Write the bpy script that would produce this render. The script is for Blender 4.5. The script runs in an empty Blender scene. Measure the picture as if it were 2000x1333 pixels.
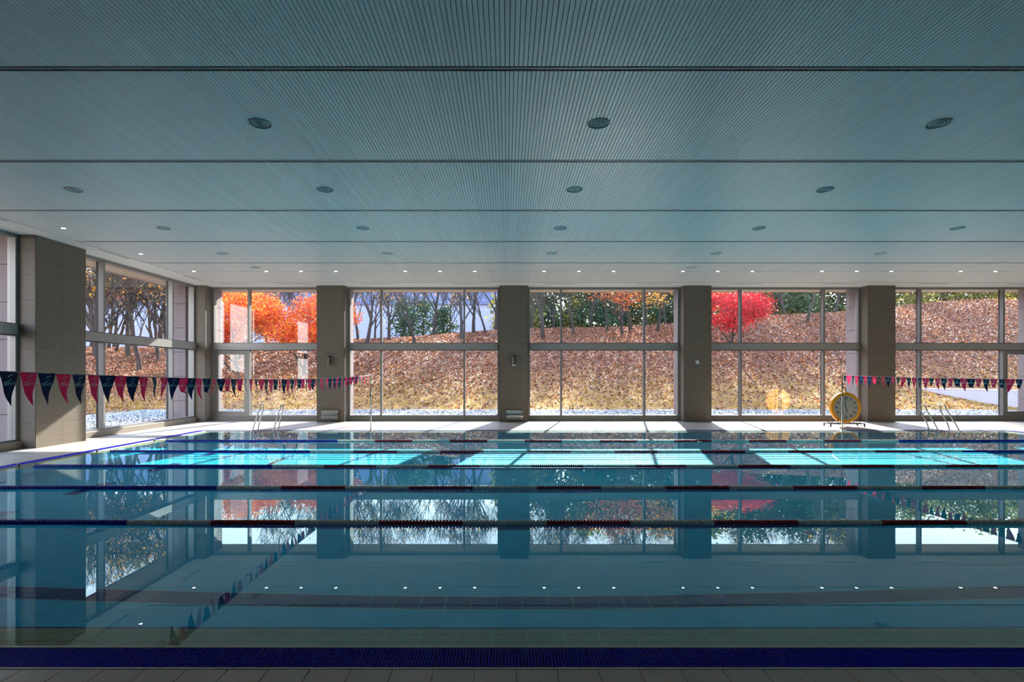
import bpy, math, random
import numpy as np
from mathutils import Vector, Matrix

sc = bpy.context.scene
COL = sc.collection
PI = math.pi

# ------------------------------------------------------------------ camera
HC = 1.79            # eye height above the water
F = 1090.0           # focal length in pixels of the 2000 px wide frame
cam = bpy.data.cameras.new('camera')
cam.sensor_width = 36.0
cam.lens = F * 36.0 / 2000.0
cam.shift_x = 0.005
cam.shift_y = 0.0332
cam.clip_end = 1000
camo = bpy.data.objects.new('camera', cam)
camo.location = (0, 0, HC)
camo.rotation_euler = (PI / 2, 0, 0)
COL.objects.link(camo)
sc.camera = camo

# ------------------------------------------------------------------ world, sun, exposure
AZ = math.radians(12.2)
EL = math.radians(26.6)
SUN = Vector((math.sin(AZ) * math.cos(EL), math.cos(AZ) * math.cos(EL), math.sin(EL)))  # towards the sun
w = bpy.data.worlds.new('sky')
sc.world = w
w.use_nodes = True
wn, wl = w.node_tree.nodes, w.node_tree.links
wn.clear()
bg = wn.new('ShaderNodeBackground')
wo = wn.new('ShaderNodeOutputWorld')
tc = wn.new('ShaderNodeTexCoord')
sp = wn.new('ShaderNodeSeparateXYZ')
rp = wn.new('ShaderNodeValToRGB')
rp.color_ramp.elements[0].position = 0.0
rp.color_ramp.elements[0].color = (1.0, 1.0, 1.0, 1)
rp.color_ramp.elements[1].position = 0.75
rp.color_ramp.elements[1].color = (0.36, 0.52, 0.90, 1)
wl.new(tc.outputs['Generated'], sp.inputs[0])
wl.new(sp.outputs['Z'], rp.inputs[0])
wl.new(rp.outputs[0], bg.inputs[0])
bg.inputs[1].default_value = 2.7
wl.new(bg.outputs[0], wo.inputs[0])

sun = bpy.data.lights.new('sun_offscreen', 'SUN')
sun.energy = 11.0
sun.angle = math.radians(0.53)
sun.color = (1.0, 0.93, 0.82)
suno = bpy.data.objects.new('sun_offscreen', sun)
suno.rotation_euler = SUN.to_track_quat('Z', 'Y').to_euler()
COL.objects.link(suno)
sun.cycles.is_caustics_light = True

sc.view_settings.view_transform = 'Standard'
sc.view_settings.look = 'None'
sc.view_settings.gamma = 1.0
sc.view_settings.use_curve_mapping = False
sc.view_settings.exposure = 1.2
sc.cycles.max_bounces = 8
sc.cycles.diffuse_bounces = 4
sc.cycles.glossy_bounces = 4
sc.cycles.transmission_bounces = 6
sc.cycles.transparent_max_bounces = 12
sc.cycles.sample_clamp_indirect = 6.0
sc.cycles.use_denoising = True
sc.cycles.use_light_tree = False

CEIL = 5.21          # underside of the slatted ceiling
YW = 21.85           # plane of the back glass
XW = -12.0           # plane of the left glass

# ------------------------------------------------------------------ materials
MATS = {}
def nd(nt, t, **kw):
    n = nt.nodes.new(t)
    for k, v in kw.items():
        setattr(n, k, v)
    return n
def base_mat(name):
    m = bpy.data.materials.new(name)
    m.use_nodes = True
    nt = m.node_tree
    nt.nodes.clear()
    out = nt.nodes.new('ShaderNodeOutputMaterial')
    return m, nt, out
def plain(name, col, rough=0.5, metal=0.0, noise=0.0, scale=8.0, bump=0.0, stretch=(1, 1, 1), spec=0.5, col2=None):
    m, nt, out = base_mat(name)
    b = nd(nt, 'ShaderNodeBsdfPrincipled')
    b.inputs['Base Color'].default_value = (*col, 1)
    b.inputs['Roughness'].default_value = rough
    b.inputs['Metallic'].default_value = metal
    b.inputs['Specular IOR Level'].default_value = spec
    if noise > 0 or bump > 0:
        g = nd(nt, 'ShaderNodeNewGeometry')
        mp = nd(nt, 'ShaderNodeMapping')
        mp.inputs['Scale'].default_value = stretch
        n = nd(nt, 'ShaderNodeTexNoise')
        n.inputs['Scale'].default_value = scale
        n.inputs['Detail'].default_value = 5
        nt.links.new(g.outputs['Position'], mp.inputs[0])
        nt.links.new(mp.outputs[0], n.inputs['Vector'])
        r = nd(nt, 'ShaderNodeValToRGB')
        c2 = col2 or tuple(min(1, c * (1 + noise)) for c in col)
        c1 = col if col2 else tuple(c * (1 - noise) for c in col)
        r.color_ramp.elements[0].position = 0.3
        r.color_ramp.elements[1].position = 0.7
        r.color_ramp.elements[0].color = (*c1, 1)
        r.color_ramp.elements[1].color = (*c2, 1)
        nt.links.new(n.outputs[0], r.inputs[0])
        nt.links.new(r.outputs[0], b.inputs['Base Color'])
        if bump > 0:
            bp = nd(nt, 'ShaderNodeBump')
            bp.inputs['Strength'].default_value = bump
            bp.inputs['Distance'].default_value = 0.01
            nt.links.new(n.outputs[0], bp.inputs['Height'])
            nt.links.new(bp.outputs[0], b.inputs['Normal'])
    nt.links.new(b.outputs[0], out.inputs[0])
    MATS[name] = m
    return m
def tiled(name, col, grout, sx, sy, ox=0.0, oy=0.0, gw=0.02, rough=0.35, var=0.06, axes=('X', 'Y'), ridges=0.0):
    """tile grid with recessed joints, drawn from world position"""
    m, nt, out = base_mat(name)
    L = nt.links.new
    b = nd(nt, 'ShaderNodeBsdfPrincipled')
    b.inputs['Roughness'].default_value = rough
    g = nd(nt, 'ShaderNodeNewGeometry')
    s = nd(nt, 'ShaderNodeSeparateXYZ')
    L(g.outputs['Position'], s.inputs[0])
    def mth(op, a, bb=None):
        n = nd(nt, 'ShaderNodeMath', operation=op)
        for i, v in enumerate((a, bb)):
            if v is None: continue
            if isinstance(v, (int, float)): n.inputs[i].default_value = v
            else: L(v, n.inputs[i])
        return n.outputs[0]
    u = mth('DIVIDE', mth('SUBTRACT', s.outputs[axes[0]], ox), sx)
    v = mth('DIVIDE', mth('SUBTRACT', s.outputs[axes[1]], oy), sy)
    def line(t, size):
        f = mth('FRACT', t)
        d = mth('MINIMUM', f, mth('SUBTRACT', 1.0, f))
        return mth('LESS_THAN', mth('MULTIPLY', d, size), gw * 0.5)
    ln = mth('MAXIMUM', line(u, sx), line(v, sy))
    cx = nd(nt, 'ShaderNodeCombineXYZ')
    L(mth('FLOOR', u), cx.inputs[0]); L(mth('FLOOR', v), cx.inputs[1])
    wn_ = nd(nt, 'ShaderNodeTexWhiteNoise')
    L(cx.outputs[0], wn_.inputs['Vector'])
    r = nd(nt, 'ShaderNodeValToRGB')
    r.color_ramp.elements[0].color = (*[c * (1 - var) for c in col], 1)
    r.color_ramp.elements[1].color = (*[min(1, c * (1 + var)) for c in col], 1)
    L(wn_.outputs['Value'], r.inputs[0])
    mx = nd(nt, 'ShaderNodeMix', data_type='RGBA')
    L(ln, mx.inputs['Factor'])
    L(r.outputs[0], mx.inputs['A'])
    mx.inputs['B'].default_value = (*grout, 1)
    L(mx.outputs['Result'], b.inputs['Base Color'])
    bp = nd(nt, 'ShaderNodeBump')
    bp.invert = True
    bp.inputs['Strength'].default_value = 0.3
    bp.inputs['Distance'].default_value = 0.004
    L(ln, bp.inputs['Height'])
    L(bp.outputs[0], b.inputs['Normal'])
    L(b.outputs[0], out.inputs[0])
    MATS[name] = m
    return m
def leafy(name, cols, trans=0.4, rough=0.6):
    """leaves: each island gets its own colour"""
    m, nt, out = base_mat(name)
    g = nd(nt, 'ShaderNodeNewGeometry')
    r = nd(nt, 'ShaderNodeValToRGB')
    r.color_ramp.interpolation = 'CONSTANT'
    els = r.color_ramp.elements
    while len(els) < len(cols): els.new(0.5)
    for i, c in enumerate(cols):
        els[i].position = i / len(cols)
        els[i].color = (*c, 1)
    nt.links.new(g.outputs['Random Per Island'], r.inputs[0])
    d = nd(nt, 'ShaderNodeBsdfPrincipled')
    d.inputs['Roughness'].default_value = rough
    t = nd(nt, 'ShaderNodeBsdfTranslucent')
    mx = nd(nt, 'ShaderNodeMixShader')
    mx.inputs[0].default_value = trans
    nt.links.new(r.outputs[0], d.inputs['Base Color'])
    nt.links.new(r.outputs[0], t.inputs[0])
    nt.links.new(d.outputs[0], mx.inputs[1])
    nt.links.new(t.outputs[0], mx.inputs[2])
    nt.links.new(mx.outputs[0], out.inputs[0])
    MATS[name] = m
    return m

plain('slat', (0.70, 0.70, 0.69), 0.42, noise=0.07, scale=1.0, stretch=(19, 0.05, 1))
plain('backing', (0.13, 0.14, 0.145), 0.9, spec=0.1)
plain('channel', (0.022, 0.026, 0.03), 0.8, spec=0.1)
plain('rib', (0.45, 0.47, 0.48), 0.4)
plain('plaster', (0.72, 0.71, 0.68), 0.7, noise=0.02)
plain('pier_tile', (0.160, 0.132, 0.102), 0.5, noise=0.14, scale=3.0, stretch=(1.2, 1.2, 14), bump=0.05)
plain('pier_core', (0.30, 0.28, 0.25), 0.8)
plain('curb', (0.25, 0.22, 0.18), 0.5, noise=0.08, scale=6)
plain('frame', (0.27, 0.265, 0.255), 0.38, metal=0.35)
plain('gasket', (0.012, 0.012, 0.013), 0.5)
plain('transom', (0.36, 0.36, 0.35), 0.35, metal=0.3)
plain('cladding', (0.215, 0.175, 0.18), 0.55, noise=0.03, scale=4, spec=0.2)
plain('soffit', (0.48, 0.36, 0.24), 0.6, noise=0.06, scale=3)
plain('wall_paint', (0.62, 0.60, 0.56), 0.7, noise=0.03)
plain('steel', (0.62, 0.60, 0.57), 0.16, metal=1.0)
plain('steel_dark', (0.20, 0.18, 0.15), 0.3, metal=0.9)
plain('black_metal', (0.02, 0.02, 0.022), 0.4, metal=0.4)
plain('lip', (0.62, 0.58, 0.52), 0.4)
plain('grate_blue', (0.004, 0.004, 0.44), 0.6, spec=0.08)
plain('grate_trough', (0.09, 0.09, 0.12), 0.8)
plain('diffuser_shade_grey', (0.07, 0.075, 0.08), 0.6)  # dark grey metal; on the disc it paints in the shade of a recess
plain('rope_blue', (0.006, 0.012, 0.33), 0.35)
plain('rope_white', (0.66, 0.62, 0.56), 0.4)
plain('rope_red', (0.30, 0.006, 0.018), 0.35)
def cloth(name, col, rough=0.6):
    m, nt, out = base_mat(name)
    d = nd(nt, 'ShaderNodeBsdfPrincipled'); d.inputs['Base Color'].default_value = (*col, 1); d.inputs['Roughness'].default_value = rough
    d.inputs['Specular IOR Level'].default_value = 0.2
    t = nd(nt, 'ShaderNodeBsdfTranslucent'); t.inputs[0].default_value = (*col, 1)
    x = nd(nt, 'ShaderNodeMixShader'); x.inputs[0].default_value = 0.4
    nt.links.new(d.outputs[0], x.inputs[1]); nt.links.new(t.outputs[0], x.inputs[2]); nt.links.new(x.outputs[0], out.inputs[0])
    MATS[name] = m
cloth('flag_navy', (0.007, 0.018, 0.075))
cloth('flag_pink', (0.98, 0.028, 0.14))
plain('print_teal', (0.20, 0.62, 0.68), 0.5)
plain('print_pale', (0.92, 0.55, 0.62), 0.5)
plain('cord', (0.78, 0.76, 0.74), 0.6)
plain('clock_yellow', (0.90, 0.36, 0.004), 0.38)
plain('clock_face', (0.50, 0.47, 0.40), 0.5)
plain('white_plastic', (0.62, 0.64, 0.63), 0.4)
plain('deck_tile', (0.47, 0.375, 0.30), 0.42, noise=0.06, scale=5, bump=0.05)
plain('bark', (0.036, 0.028, 0.023), 0.9, noise=0.3, scale=6)
plain('far_wall', (0.30, 0.34, 0.52), 0.8, noise=0.03, scale=0.3)
plain('far_roof', (0.10, 0.14, 0.28), 0.7)
plain('far_glass', (0.16, 0.20, 0.30), 0.2)
plain('retaining', (0.50, 0.48, 0.52), 0.8, noise=0.06, scale=1.5)
tiled('deck', (0.44, 0.395, 0.34), (0.30, 0.27, 0.24), 0.25, 0.25, ox=0.055, gw=0.006, rough=0.45)
tiled('ledge', (0.50, 0.37, 0.23), (0.62, 0.60, 0.52), 0.25, 0.118, ox=-0.1, oy=3.68, gw=0.006, rough=0.35)
plain('ledge_tile', (0.76, 0.44, 0.25), 0.35, noise=0.05, scale=9)
plain('grout', (0.88, 0.83, 0.70), 0.8)
tiled('pool_tile', (0.006, 0.50, 0.70), (0.08, 0.60, 0.74), 0.25, 0.125, ox=-0.1, oy=4.03, gw=0.006, rough=0.4, var=0.05)
tiled('pool_wall', (0.018, 0.50, 0.66), (0.12, 0.56, 0.66), 0.25, 0.125, gw=0.006, rough=0.4, axes=('X', 'Z'))
plain('line_tile', (0.016, 0.045, 0.20), 0.4, spec=0.2)
plain('pool_grout', (0.22, 0.50, 0.56), 0.8)

# clear pool water, real refraction
m, nt, out = base_mat('water')
gl = nd(nt, 'ShaderNodeBsdfGlass')
gl.inputs['IOR'].default_value = 1.38
gl.inputs['Roughness'].default_value = 0.0
gl.inputs['Color'].default_value = (0.74, 0.975, 1.0, 1)
nt.links.new(gl.outputs[0], out.inputs[0])
MATS['water'] = m
# window glass
m, nt, out = base_mat('glass')
tr = nd(nt, 'ShaderNodeBsdfTransparent')
tr.inputs[0].default_value = (0.93, 0.955, 0.96, 1)
gs = nd(nt, 'ShaderNodeBsdfGlossy')
gs.inputs['Roughness'].default_value = 0.0
fr = nd(nt, 'ShaderNodeFresnel')
fr.inputs[0].default_value = 2.2
mx = nd(nt, 'ShaderNodeMixShader')
nt.links.new(fr.outputs[0], mx.inputs[0])
nt.links.new(tr.outputs[0], mx.inputs[1])
nt.links.new(gs.outputs[0], mx.inputs[2])
nt.links.new(mx.outputs[0], out.inputs[0])
MATS['glass'] = m
# lit downlight lens
m, nt, out = base_mat('lamp_lens')
em = nd(nt, 'ShaderNodeEmission')
em.inputs[0].default_value = (1.0, 0.86, 0.68, 1)
em.inputs[1].default_value = 14.0
nt.links.new(em.outputs[0], out.inputs[0])
m.cycles.emission_sampling = 'NONE'
MATS['lamp_lens'] = m
# gravel
m, nt, out = base_mat('gravel')
b = nd(nt, 'ShaderNodeBsdfPrincipled')
b.inputs['Roughness'].default_value = 0.9
g = nd(nt, 'ShaderNodeNewGeometry')
vo = nd(nt, 'ShaderNodeTexVoronoi')
vo.inputs['Scale'].default_value = 7
r = nd(nt, 'ShaderNodeValToRGB')
r.color_ramp.elements[0].color = (0.015, 0.017, 0.017, 1)
r.color_ramp.elements[1].color = (0.19, 0.185, 0.175, 1)
s = nd(nt, 'ShaderNodeSeparateColor')
bp = nd(nt, 'ShaderNodeBump')
bp.inputs['Strength'].default_value = 1.0
bp.inputs['Distance'].default_value = 0.06
bp.invert = True
nt.links.new(g.outputs['Position'], vo.inputs['Vector'])
nt.links.new(vo.outputs['Color'], s.inputs[0])
nt.links.new(s.outputs[0], r.inputs[0])
nt.links.new(r.outputs[0], b.inputs['Base Color'])
nt.links.new(vo.outputs['Distance'], bp.inputs['Height'])
nt.links.new(bp.outputs[0], b.inputs['Normal'])
nt.links.new(b.outputs[0], out.inputs[0])
MATS['gravel'] = m
# hillside soil with dry grass
m, nt, out = base_mat('hill')
b = nd(nt, 'ShaderNodeBsdfPrincipled')
b.inputs['Roughness'].default_value = 0.95
g = nd(nt, 'ShaderNodeNewGeometry')
s = nd(nt, 'ShaderNodeSeparateXYZ')
n1 = nd(nt, 'ShaderNodeTexNoise')
n1.inputs['Scale'].default_value = 0.35
n1.inputs['Detail'].default_value = 6
n2 = nd(nt, 'ShaderNodeTexNoise')
n2.inputs['Scale'].default_value = 5.0
n2.inputs['Detail'].default_value = 8
ad = nd(nt, 'ShaderNodeMath', operation='MULTIPLY_ADD')
ad.inputs[1].default_value = 2.2
mr = nd(nt, 'ShaderNodeMapRange')
mr.inputs[1].default_value = 0.8
mr.inputs[2].default_value = 3.6
grass = nd(nt, 'ShaderNodeValToRGB')
grass.color_ramp.elements[0].position = 0.3
grass.color_ramp.elements[1].position = 0.7
grass.color_ramp.elements[0].color = (0.24, 0.12, 0.03, 1)
grass.color_ramp.elements[1].color = (0.46, 0.26, 0.05, 1)
soil = nd(nt, 'ShaderNodeValToRGB')
soil.color_ramp.elements[0].position = 0.3
soil.color_ramp.elements[1].position = 0.72
soil.color_ramp.elements[0].color = (0.08, 0.033, 0.016, 1)
soil.color_ramp.elements[1].color = (0.24, 0.10, 0.045, 1)
mxc = nd(nt, 'ShaderNodeMix', data_type='RGBA')
bp = nd(nt, 'ShaderNodeBump')
bp.inputs['Strength'].default_value = 0.9
bp.inputs['Distance'].default_value = 0.25
L = nt.links.new
L(g.outputs['Position'], s.inputs[0]); L(g.outputs['Position'], n1.inputs['Vector']); L(g.outputs['Position'], n2.inputs['Vector'])
L(n1.outputs[0], ad.inputs[0]); L(s.outputs['Z'], ad.inputs[2]); L(ad.outputs[0], mr.inputs[0])
L(n2.outputs[0], grass.inputs[0]); L(n2.outputs[0], soil.inputs[0])
L(mr.outputs[0], mxc.inputs['Factor']); L(grass.outputs[0], mxc.inputs['A']); L(soil.outputs[0], mxc.inputs['B'])
L(mxc.outputs['Result'], b.inputs['Base Color']); L(n2.outputs[0], bp.inputs['Height']); L(bp.outputs[0], b.inputs['Normal'])
L(b.outputs[0], out.inputs[0])
MATS['hill'] = m
leafy('litter', [(0.28, 0.10, 0.045), (0.38, 0.16, 0.08), (0.13, 0.045, 0.022), (0.52, 0.31, 0.20), (0.30, 0.08, 0.03), (0.36, 0.17, 0.055), (0.09, 0.035, 0.02)], 0.3, 0.6)
leafy('pebble', [(0.40, 0.40, 0.38), (0.10, 0.10, 0.10), (0.24, 0.25, 0.24), (0.52, 0.50, 0.46), (0.045, 0.05, 0.05)], 0.0, 0.8)
leafy('grass_blade', [(0.46, 0.27, 0.04), (0.36, 0.25, 0.04), (0.52, 0.33, 0.07), (0.24, 0.21, 0.03)], 0.35)
leafy('leaf_orange', [(0.80, 0.20, 0.03), (0.70, 0.09, 0.02), (0.85, 0.34, 0.03), (0.62, 0.05, 0.02)], 0.5)
leafy('leaf_red', [(0.56, 0.012, 0.022), (0.42, 0.006, 0.02), (0.66, 0.035, 0.03)], 0.45)
leafy('leaf_amber', [(0.80, 0.38, 0.03), (0.62, 0.22, 0.03), (0.85, 0.52, 0.06)], 0.5)
leafy('leaf_green', [(0.05, 0.10, 0.035), (0.08, 0.14, 0.05), (0.035, 0.07, 0.03)], 0.3)
leafy('leaf_olive', [(0.26, 0.24, 0.04), (0.16, 0.17, 0.04), (0.40, 0.32, 0.05), (0.10, 0.12, 0.04)], 0.4)

# ------------------------------------------------------------------ mesh helpers
class MB:
    def __init__(s):
        s.v, s.f = [], []
    def add(s, vs, fs):
        o = len(s.v)
        s.v += [tuple(p) for p in vs]
        s.f += [tuple(i + o for i in f) for f in fs]
        return s
    def box(s, x0, x1, y0, y1, z0, z1):
        vs = [(x, y, z) for z in (z0, z1) for x, y in ((x0, y0), (x1, y0), (x1, y1), (x0, y1))]
        return s.add(vs, [(3, 2, 1, 0), (4, 5, 6, 7), (0, 1, 5, 4), (1, 2, 6, 5), (2, 3, 7, 6), (3, 0, 4, 7)])
    def bevel_box(s, x0, x1, y0, y1, z0, z1, b, top=1):
        """box with its upper (top=1) or lower (top=0) rim chamfered"""
        if top:
            rings = [(x0, x1, y0, y1, z0), (x0, x1, y0, y1, z1 - b), (x0 + b, x1 - b, y0 + b, y1 - b, z1)]
        else:
            rings = [(x0 + b, x1 - b, y0 + b, y1 - b, z0), (x0, x1, y0, y1, z0 + b), (x0, x1, y0, y1, z1)]
        vs = []
        for a, c, d, e, z in rings:
            vs += [(a, d, z), (c, d, z), (c, e, z), (a, e, z)]
        fs = [(3, 2, 1, 0), (8, 9, 10, 11)]
        for r_ in (0, 4):
            for i in range(4):
                j = (i + 1) % 4
                fs.append((r_ + i, r_ + j, r_ + 4 + j, r_ + 4 + i))
        return s.add(vs, fs)
    def quad(s, a, b, c, d):
        return s.add([a, b, c, d], [(0, 1, 2, 3)])
    def tube(s, pts, rad, n=8, caps=True):
        pts = [Vector(p) for p in pts]
        rads = rad if isinstance(rad, (list, tuple)) else [rad] * len(pts)
        vs, fs = [], []
        t0 = (pts[1] - pts[0]).normalized()
        a = Vector((0, 0, 1)) if abs(t0.z) < 0.9 else Vector((1, 0, 0))
        u = t0.cross(a).normalized()
        for i, p in enumerate(pts):
            t = (pts[min(i + 1, len(pts) - 1)] - pts[max(i - 1, 0)]).normalized()
            u = (u - t * u.dot(t)).normalized()
            vv = t.cross(u)
            for k in range(n):
                an = 2 * PI * k / n
                vs.append(p + (u * math.cos(an) + vv * math.sin(an)) * rads[i])
        for i in range(len(pts) - 1):
            for k in range(n):
                k2 = (k + 1) % n
                fs.append((i * n + k, i * n + k2, (i + 1) * n + k2, (i + 1) * n + k))
        if caps:
            fs.append(tuple(range(n - 1, -1, -1)))
            fs.append(tuple((len(pts) - 1) * n + k for k in range(n)))
        return s.add(vs, fs)
    def lathe(s, prof, n=24, axis='Z', c=(0, 0, 0), close=False):
        vs, fs = [], []
        for (r_, h) in prof:
            for k in range(n):
                a = 2 * PI * k / n
                p = {'Z': (r_ * math.cos(a), r_ * math.sin(a), h), 'Y': (r_ * math.cos(a), h, -r_ * math.sin(a)), 'X': (h, r_ * math.cos(a), r_ * math.sin(a))}[axis]
                vs.append((p[0] + c[0], p[1] + c[1], p[2] + c[2]))
        m_ = len(prof)
        for i in range(m_ - (0 if close else 1)):
            j = (i + 1) % m_
            for k in range(n):
                k2 = (k + 1) % n
                fs.append((i * n + k, i * n + k2, j * n + k2, j * n + k))
        if not close:
            fs.append(tuple(range(n - 1, -1, -1)))
            fs.append(tuple((m_ - 1) * n + k for k in range(n)))
        return s.add(vs, fs)
    def mesh(s, name, mat, smooth=False):
        me = bpy.data.meshes.new(name)
        me.from_pydata(s.v, [], s.f)
        if mat: me.materials.append(MATS[mat])
        if smooth:
            me.polygons.foreach_set('use_smooth', [True] * len(me.polygons))
        me.update()
        return me
    def build(s, name, mat, parent=None, smooth=False, **kw):
        return link(name, s.mesh(name, mat, smooth), parent, **kw)
def link(name, me, parent=None, loc=None, rot=None, scale=None, label=None, cat=None, group=None, kind=None):
    o = bpy.data.objects.new(name, me)
    COL.objects.link(o)
    if parent: o.parent = parent
    if loc: o.location = loc
    if rot: o.rotation_euler = rot
    if scale: o.scale = scale
    if label: o['label'] = label
    if cat: o['category'] = cat
    if group: o['group'] = group
    if kind: o['kind'] = kind
    return o
def empty(name, loc=(0, 0, 0), parent=None, **kw):
    return link(name, None, parent, loc=loc, **kw)
def box(*a): return MB().box(*a)
def quads_mesh(name, mat, P):
    """P: (n,4,3) array of quads"""
    n = len(P)
    me = bpy.data.meshes.new(name)
    me.vertices.add(n * 4); me.loops.add(n * 4); me.polygons.add(n)
    me.vertices.foreach_set('co', P.reshape(-1).astype(np.float32))
    me.loops.foreach_set('vertex_index', np.arange(n * 4, dtype=np.int32))
    me.polygons.foreach_set('loop_start', np.arange(0, n * 4, 4, dtype=np.int32))
    me.polygons.foreach_set('loop_total', np.full(n, 4, dtype=np.int32))
    me.materials.append(MATS[mat])
    me.update(calc_edges=True)
    return me
def text_mesh(body, size, align='CENTER', bold=0.0):
    cu = bpy.data.curves.new('lettering', 'FONT')
    cu.body = body; cu.size = size; cu.align_x = align; cu.align_y = 'CENTER'; cu.offset = bold
    cu.resolution_u = 2
    o = bpy.data.objects.new('lettering', cu)
    COL.objects.link(o)
    dg = bpy.context.evaluated_depsgraph_get()
    me = bpy.data.meshes.new_from_object(o.evaluated_get(dg))
    vs = [tuple(v.co) for v in me.vertices]
    fs = [tuple(p.vertices) for p in me.polygons]
    bpy.data.objects.remove(o); bpy.data.curves.remove(cu); bpy.data.meshes.remove(me)
    return vs, fs

# ================================================================== ROOM SHELL
X0, X1 = -9.35, 15.65        # pool basin
Y0, Y1 = 4.03, 17.55
LX0, LX1, LY0, LY1 = -9.65, 15.97, 3.68, 17.90     # outer rim of the shallow ledge
GW = 0.25                    # grate width
ROOM_X1, ROOM_Y0 = 22.4, -4.0

# floor (deck) around the pool
gx0, gx1, gy0, gy1 = LX0 - 0.02 - GW, LX1 + 0.02 + GW, LY0 - 0.02 - GW, LY1 + 0.02 + GW
fl = MB()
fl.box(-12.1, gx0, ROOM_Y0, 22.0, -0.3, 0)
fl.box(gx1, ROOM_X1, ROOM_Y0, 22.0, -0.3, 0)
fl.box(gx0, gx1, gy1, 22.0, -0.3, 0)
fl.box(gx0, gx1, ROOM_Y0, gy0 - 0.50, -0.3, 0)
fl.box(gx0, gx1, gy0 - 0.50, gy0, -0.3, -0.006)
floor = fl.build('floor', 'deck', kind='structure')
tile_me = MB().bevel_box(-0.1235, 0.1235, -0.247, 0.247, -0.0055, 0.0, 0.002).mesh('tile', 'deck_tile')
xt = 0.055 - 0.25 * 16
while xt < 4.4:
    link('tile', tile_me, floor, loc=(xt + 0.125, gy0 - 0.251, 0.0))
    xt += 0.25

# ------------------------------------------------------------------ pool
pool = empty('swimming_pool', ((X0 + X1) / 2, (Y0 + Y1) / 2, 0), label='long tiled swimming pool with turquoise floor and dark lane lines', cat='swimming pool')
def P(mb, name, mat, parent=pool, **kw):
    """build in world space under a parent that is not at the origin"""
    o = mb.build(name, mat, parent, **kw)
    o.matrix_parent_inverse = Matrix.Translation(parent.location).inverted()
    return o
ZB = -1.22
P(box(X0, X1, Y0, Y1, ZB - 0.1, ZB), 'basin_floor', 'pool_tile')
wl_ = [(X0 - 0.3, X0, Y0 - 0.3, Y1 + 0.3), (X1, X1 + 0.3, Y0 - 0.3, Y1 + 0.3), (X0, X1, Y0 - 0.3, Y0), (X0, X1, Y1, Y1 + 0.3)]
for a in wl_:
    P(box(*a, ZB, -0.10), 'basin_wall', 'pool_wall')
# sloping ledge all round, just under the water
def ledge(a, b, c, d):
    mb = MB()
    mb.quad(a, b, c, d)
    lo = [(p[0], p[1], -0.12) for p in (a, b, c, d)]
    mb.add([a, b, c, d] + lo, [(0, 4, 5, 1), (1, 5, 6, 2), (2, 6, 7, 3), (3, 7, 4, 0)])
    return mb
zi, zo = -0.075, -0.035
P(ledge((LX0, LY0, zo - .006), (LX1, LY0, zo - .006), (X1, Y0, zi - .006), (X0, Y0, zi - .006)), 'ledge', 'grout')
P(ledge((X0, Y1, zi), (X1, Y1, zi), (LX1, LY1, zo), (LX0, LY1, zo)), 'ledge', 'ledge')
P(ledge((LX0, LY0, zo), (X0, Y0, zi), (X0, Y1, zi), (LX0, LY1, zo)), 'ledge', 'ledge')
P(ledge((X1, Y0, zi), (LX1, LY0, zo), (LX1, LY1, zo), (X1, Y1, zi)), 'ledge', 'ledge')
# the near ledge's tiles one by one
sl = (zi - zo) / (Y0 - LY0)
for r_ in range(3):
    ya, yb = LY0 + 0.117 * r_ + 0.003, LY0 + 0.117 * (r_ + 1) - 0.003
    za, zb = zo + sl * (ya - LY0), zo + sl * (yb - LY0)
    tm = MB()
    h = 0.122
    tm.add([(-h, ya, za), (h, ya, za), (h, yb, zb), (-h, yb, zb), (-h, ya, za - .006), (h, ya, za - .006), (h, yb, zb - .006), (-h, yb, zb - .006)],
           [(0, 1, 2, 3), (0, 4, 5, 1), (1, 5, 6, 2), (2, 6, 7, 3), (3, 7, 4, 0)])
    me = tm.mesh('tile', 'ledge_tile')
    for k in range(-15, 16):
        o = link('tile', me, pool, loc=(k * 0.25 + 0.02, 0, 0))
        o.matrix_parent_inverse = Matrix.Translation(pool.location).inverted()
# dark rim at the drop
P(box(X0, X1, Y0 - 0.028, Y0 + 0.004, -0.12, zi + 0.002), 'rim_strip', 'line_tile')
P(box(X0, X1, Y1 - 0.004, Y1 + 0.028, -0.12, zi + 0.002), 'rim_strip', 'line_tile')
# lane lines: tiles one by one in the two nearest lanes, whole strips further out
lanes = [5.50, 7.79, 9.87, 11.96, 14.05, 16.35]
lt = MB().bevel_box(-0.1215, 0.1215, -0.0595, 0.0595, 0, 0.006, 0.002).mesh('tile', 'line_tile')
for li, yl in enumerate(lanes):
    xa, xb = X0 + 2.0, X1 - 2.0
    if li < 1:
        st = P(box(xa, xb, yl - 0.15, yl + 0.15, ZB, ZB + 0.001), 'lane_line', 'pool_grout')
        k = 0
        for k in range(int((xb - xa) / 0.25)):
            xx = xa + 0.125 + k * 0.25
            if -7.0 < xx < 7.2:
                for yo in (-0.0625, 0.0625):
                    o = link('tile', lt, st, loc=(xx, yl + yo, ZB + 0.001))
                    o.matrix_parent_inverse = Matrix.Translation(pool.location).inverted() @ Matrix.Identity(4)
                    o.matrix_parent_inverse = Matrix.Identity(4)
    else:
        P(box(xa, xb, yl - 0.125, yl + 0.125, ZB, ZB + 0.004), 'lane_line', 'line_tile')
    for xe in (xa, xb):
        P(box(xe - 0.12, xe + 0.12, yl - 0.5, yl + 0.5, ZB, ZB + 0.0035), 'lane_cross', 'line_tile')
for o in pool.children_recursive:
    o.cycles.is_caustics_receiver = True
water = MB().quad((LX0, LY0, -0.012), (LX1, LY0, -0.012), (LX1, LY1, -0.012), (LX0, LY1, -0.012)).build(
    'pool_water', 'water', smooth=True, label='still clear turquoise water filling the swimming pool', cat='water', kind='stuff')
water.cycles.is_caustics_caster = True

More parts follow.
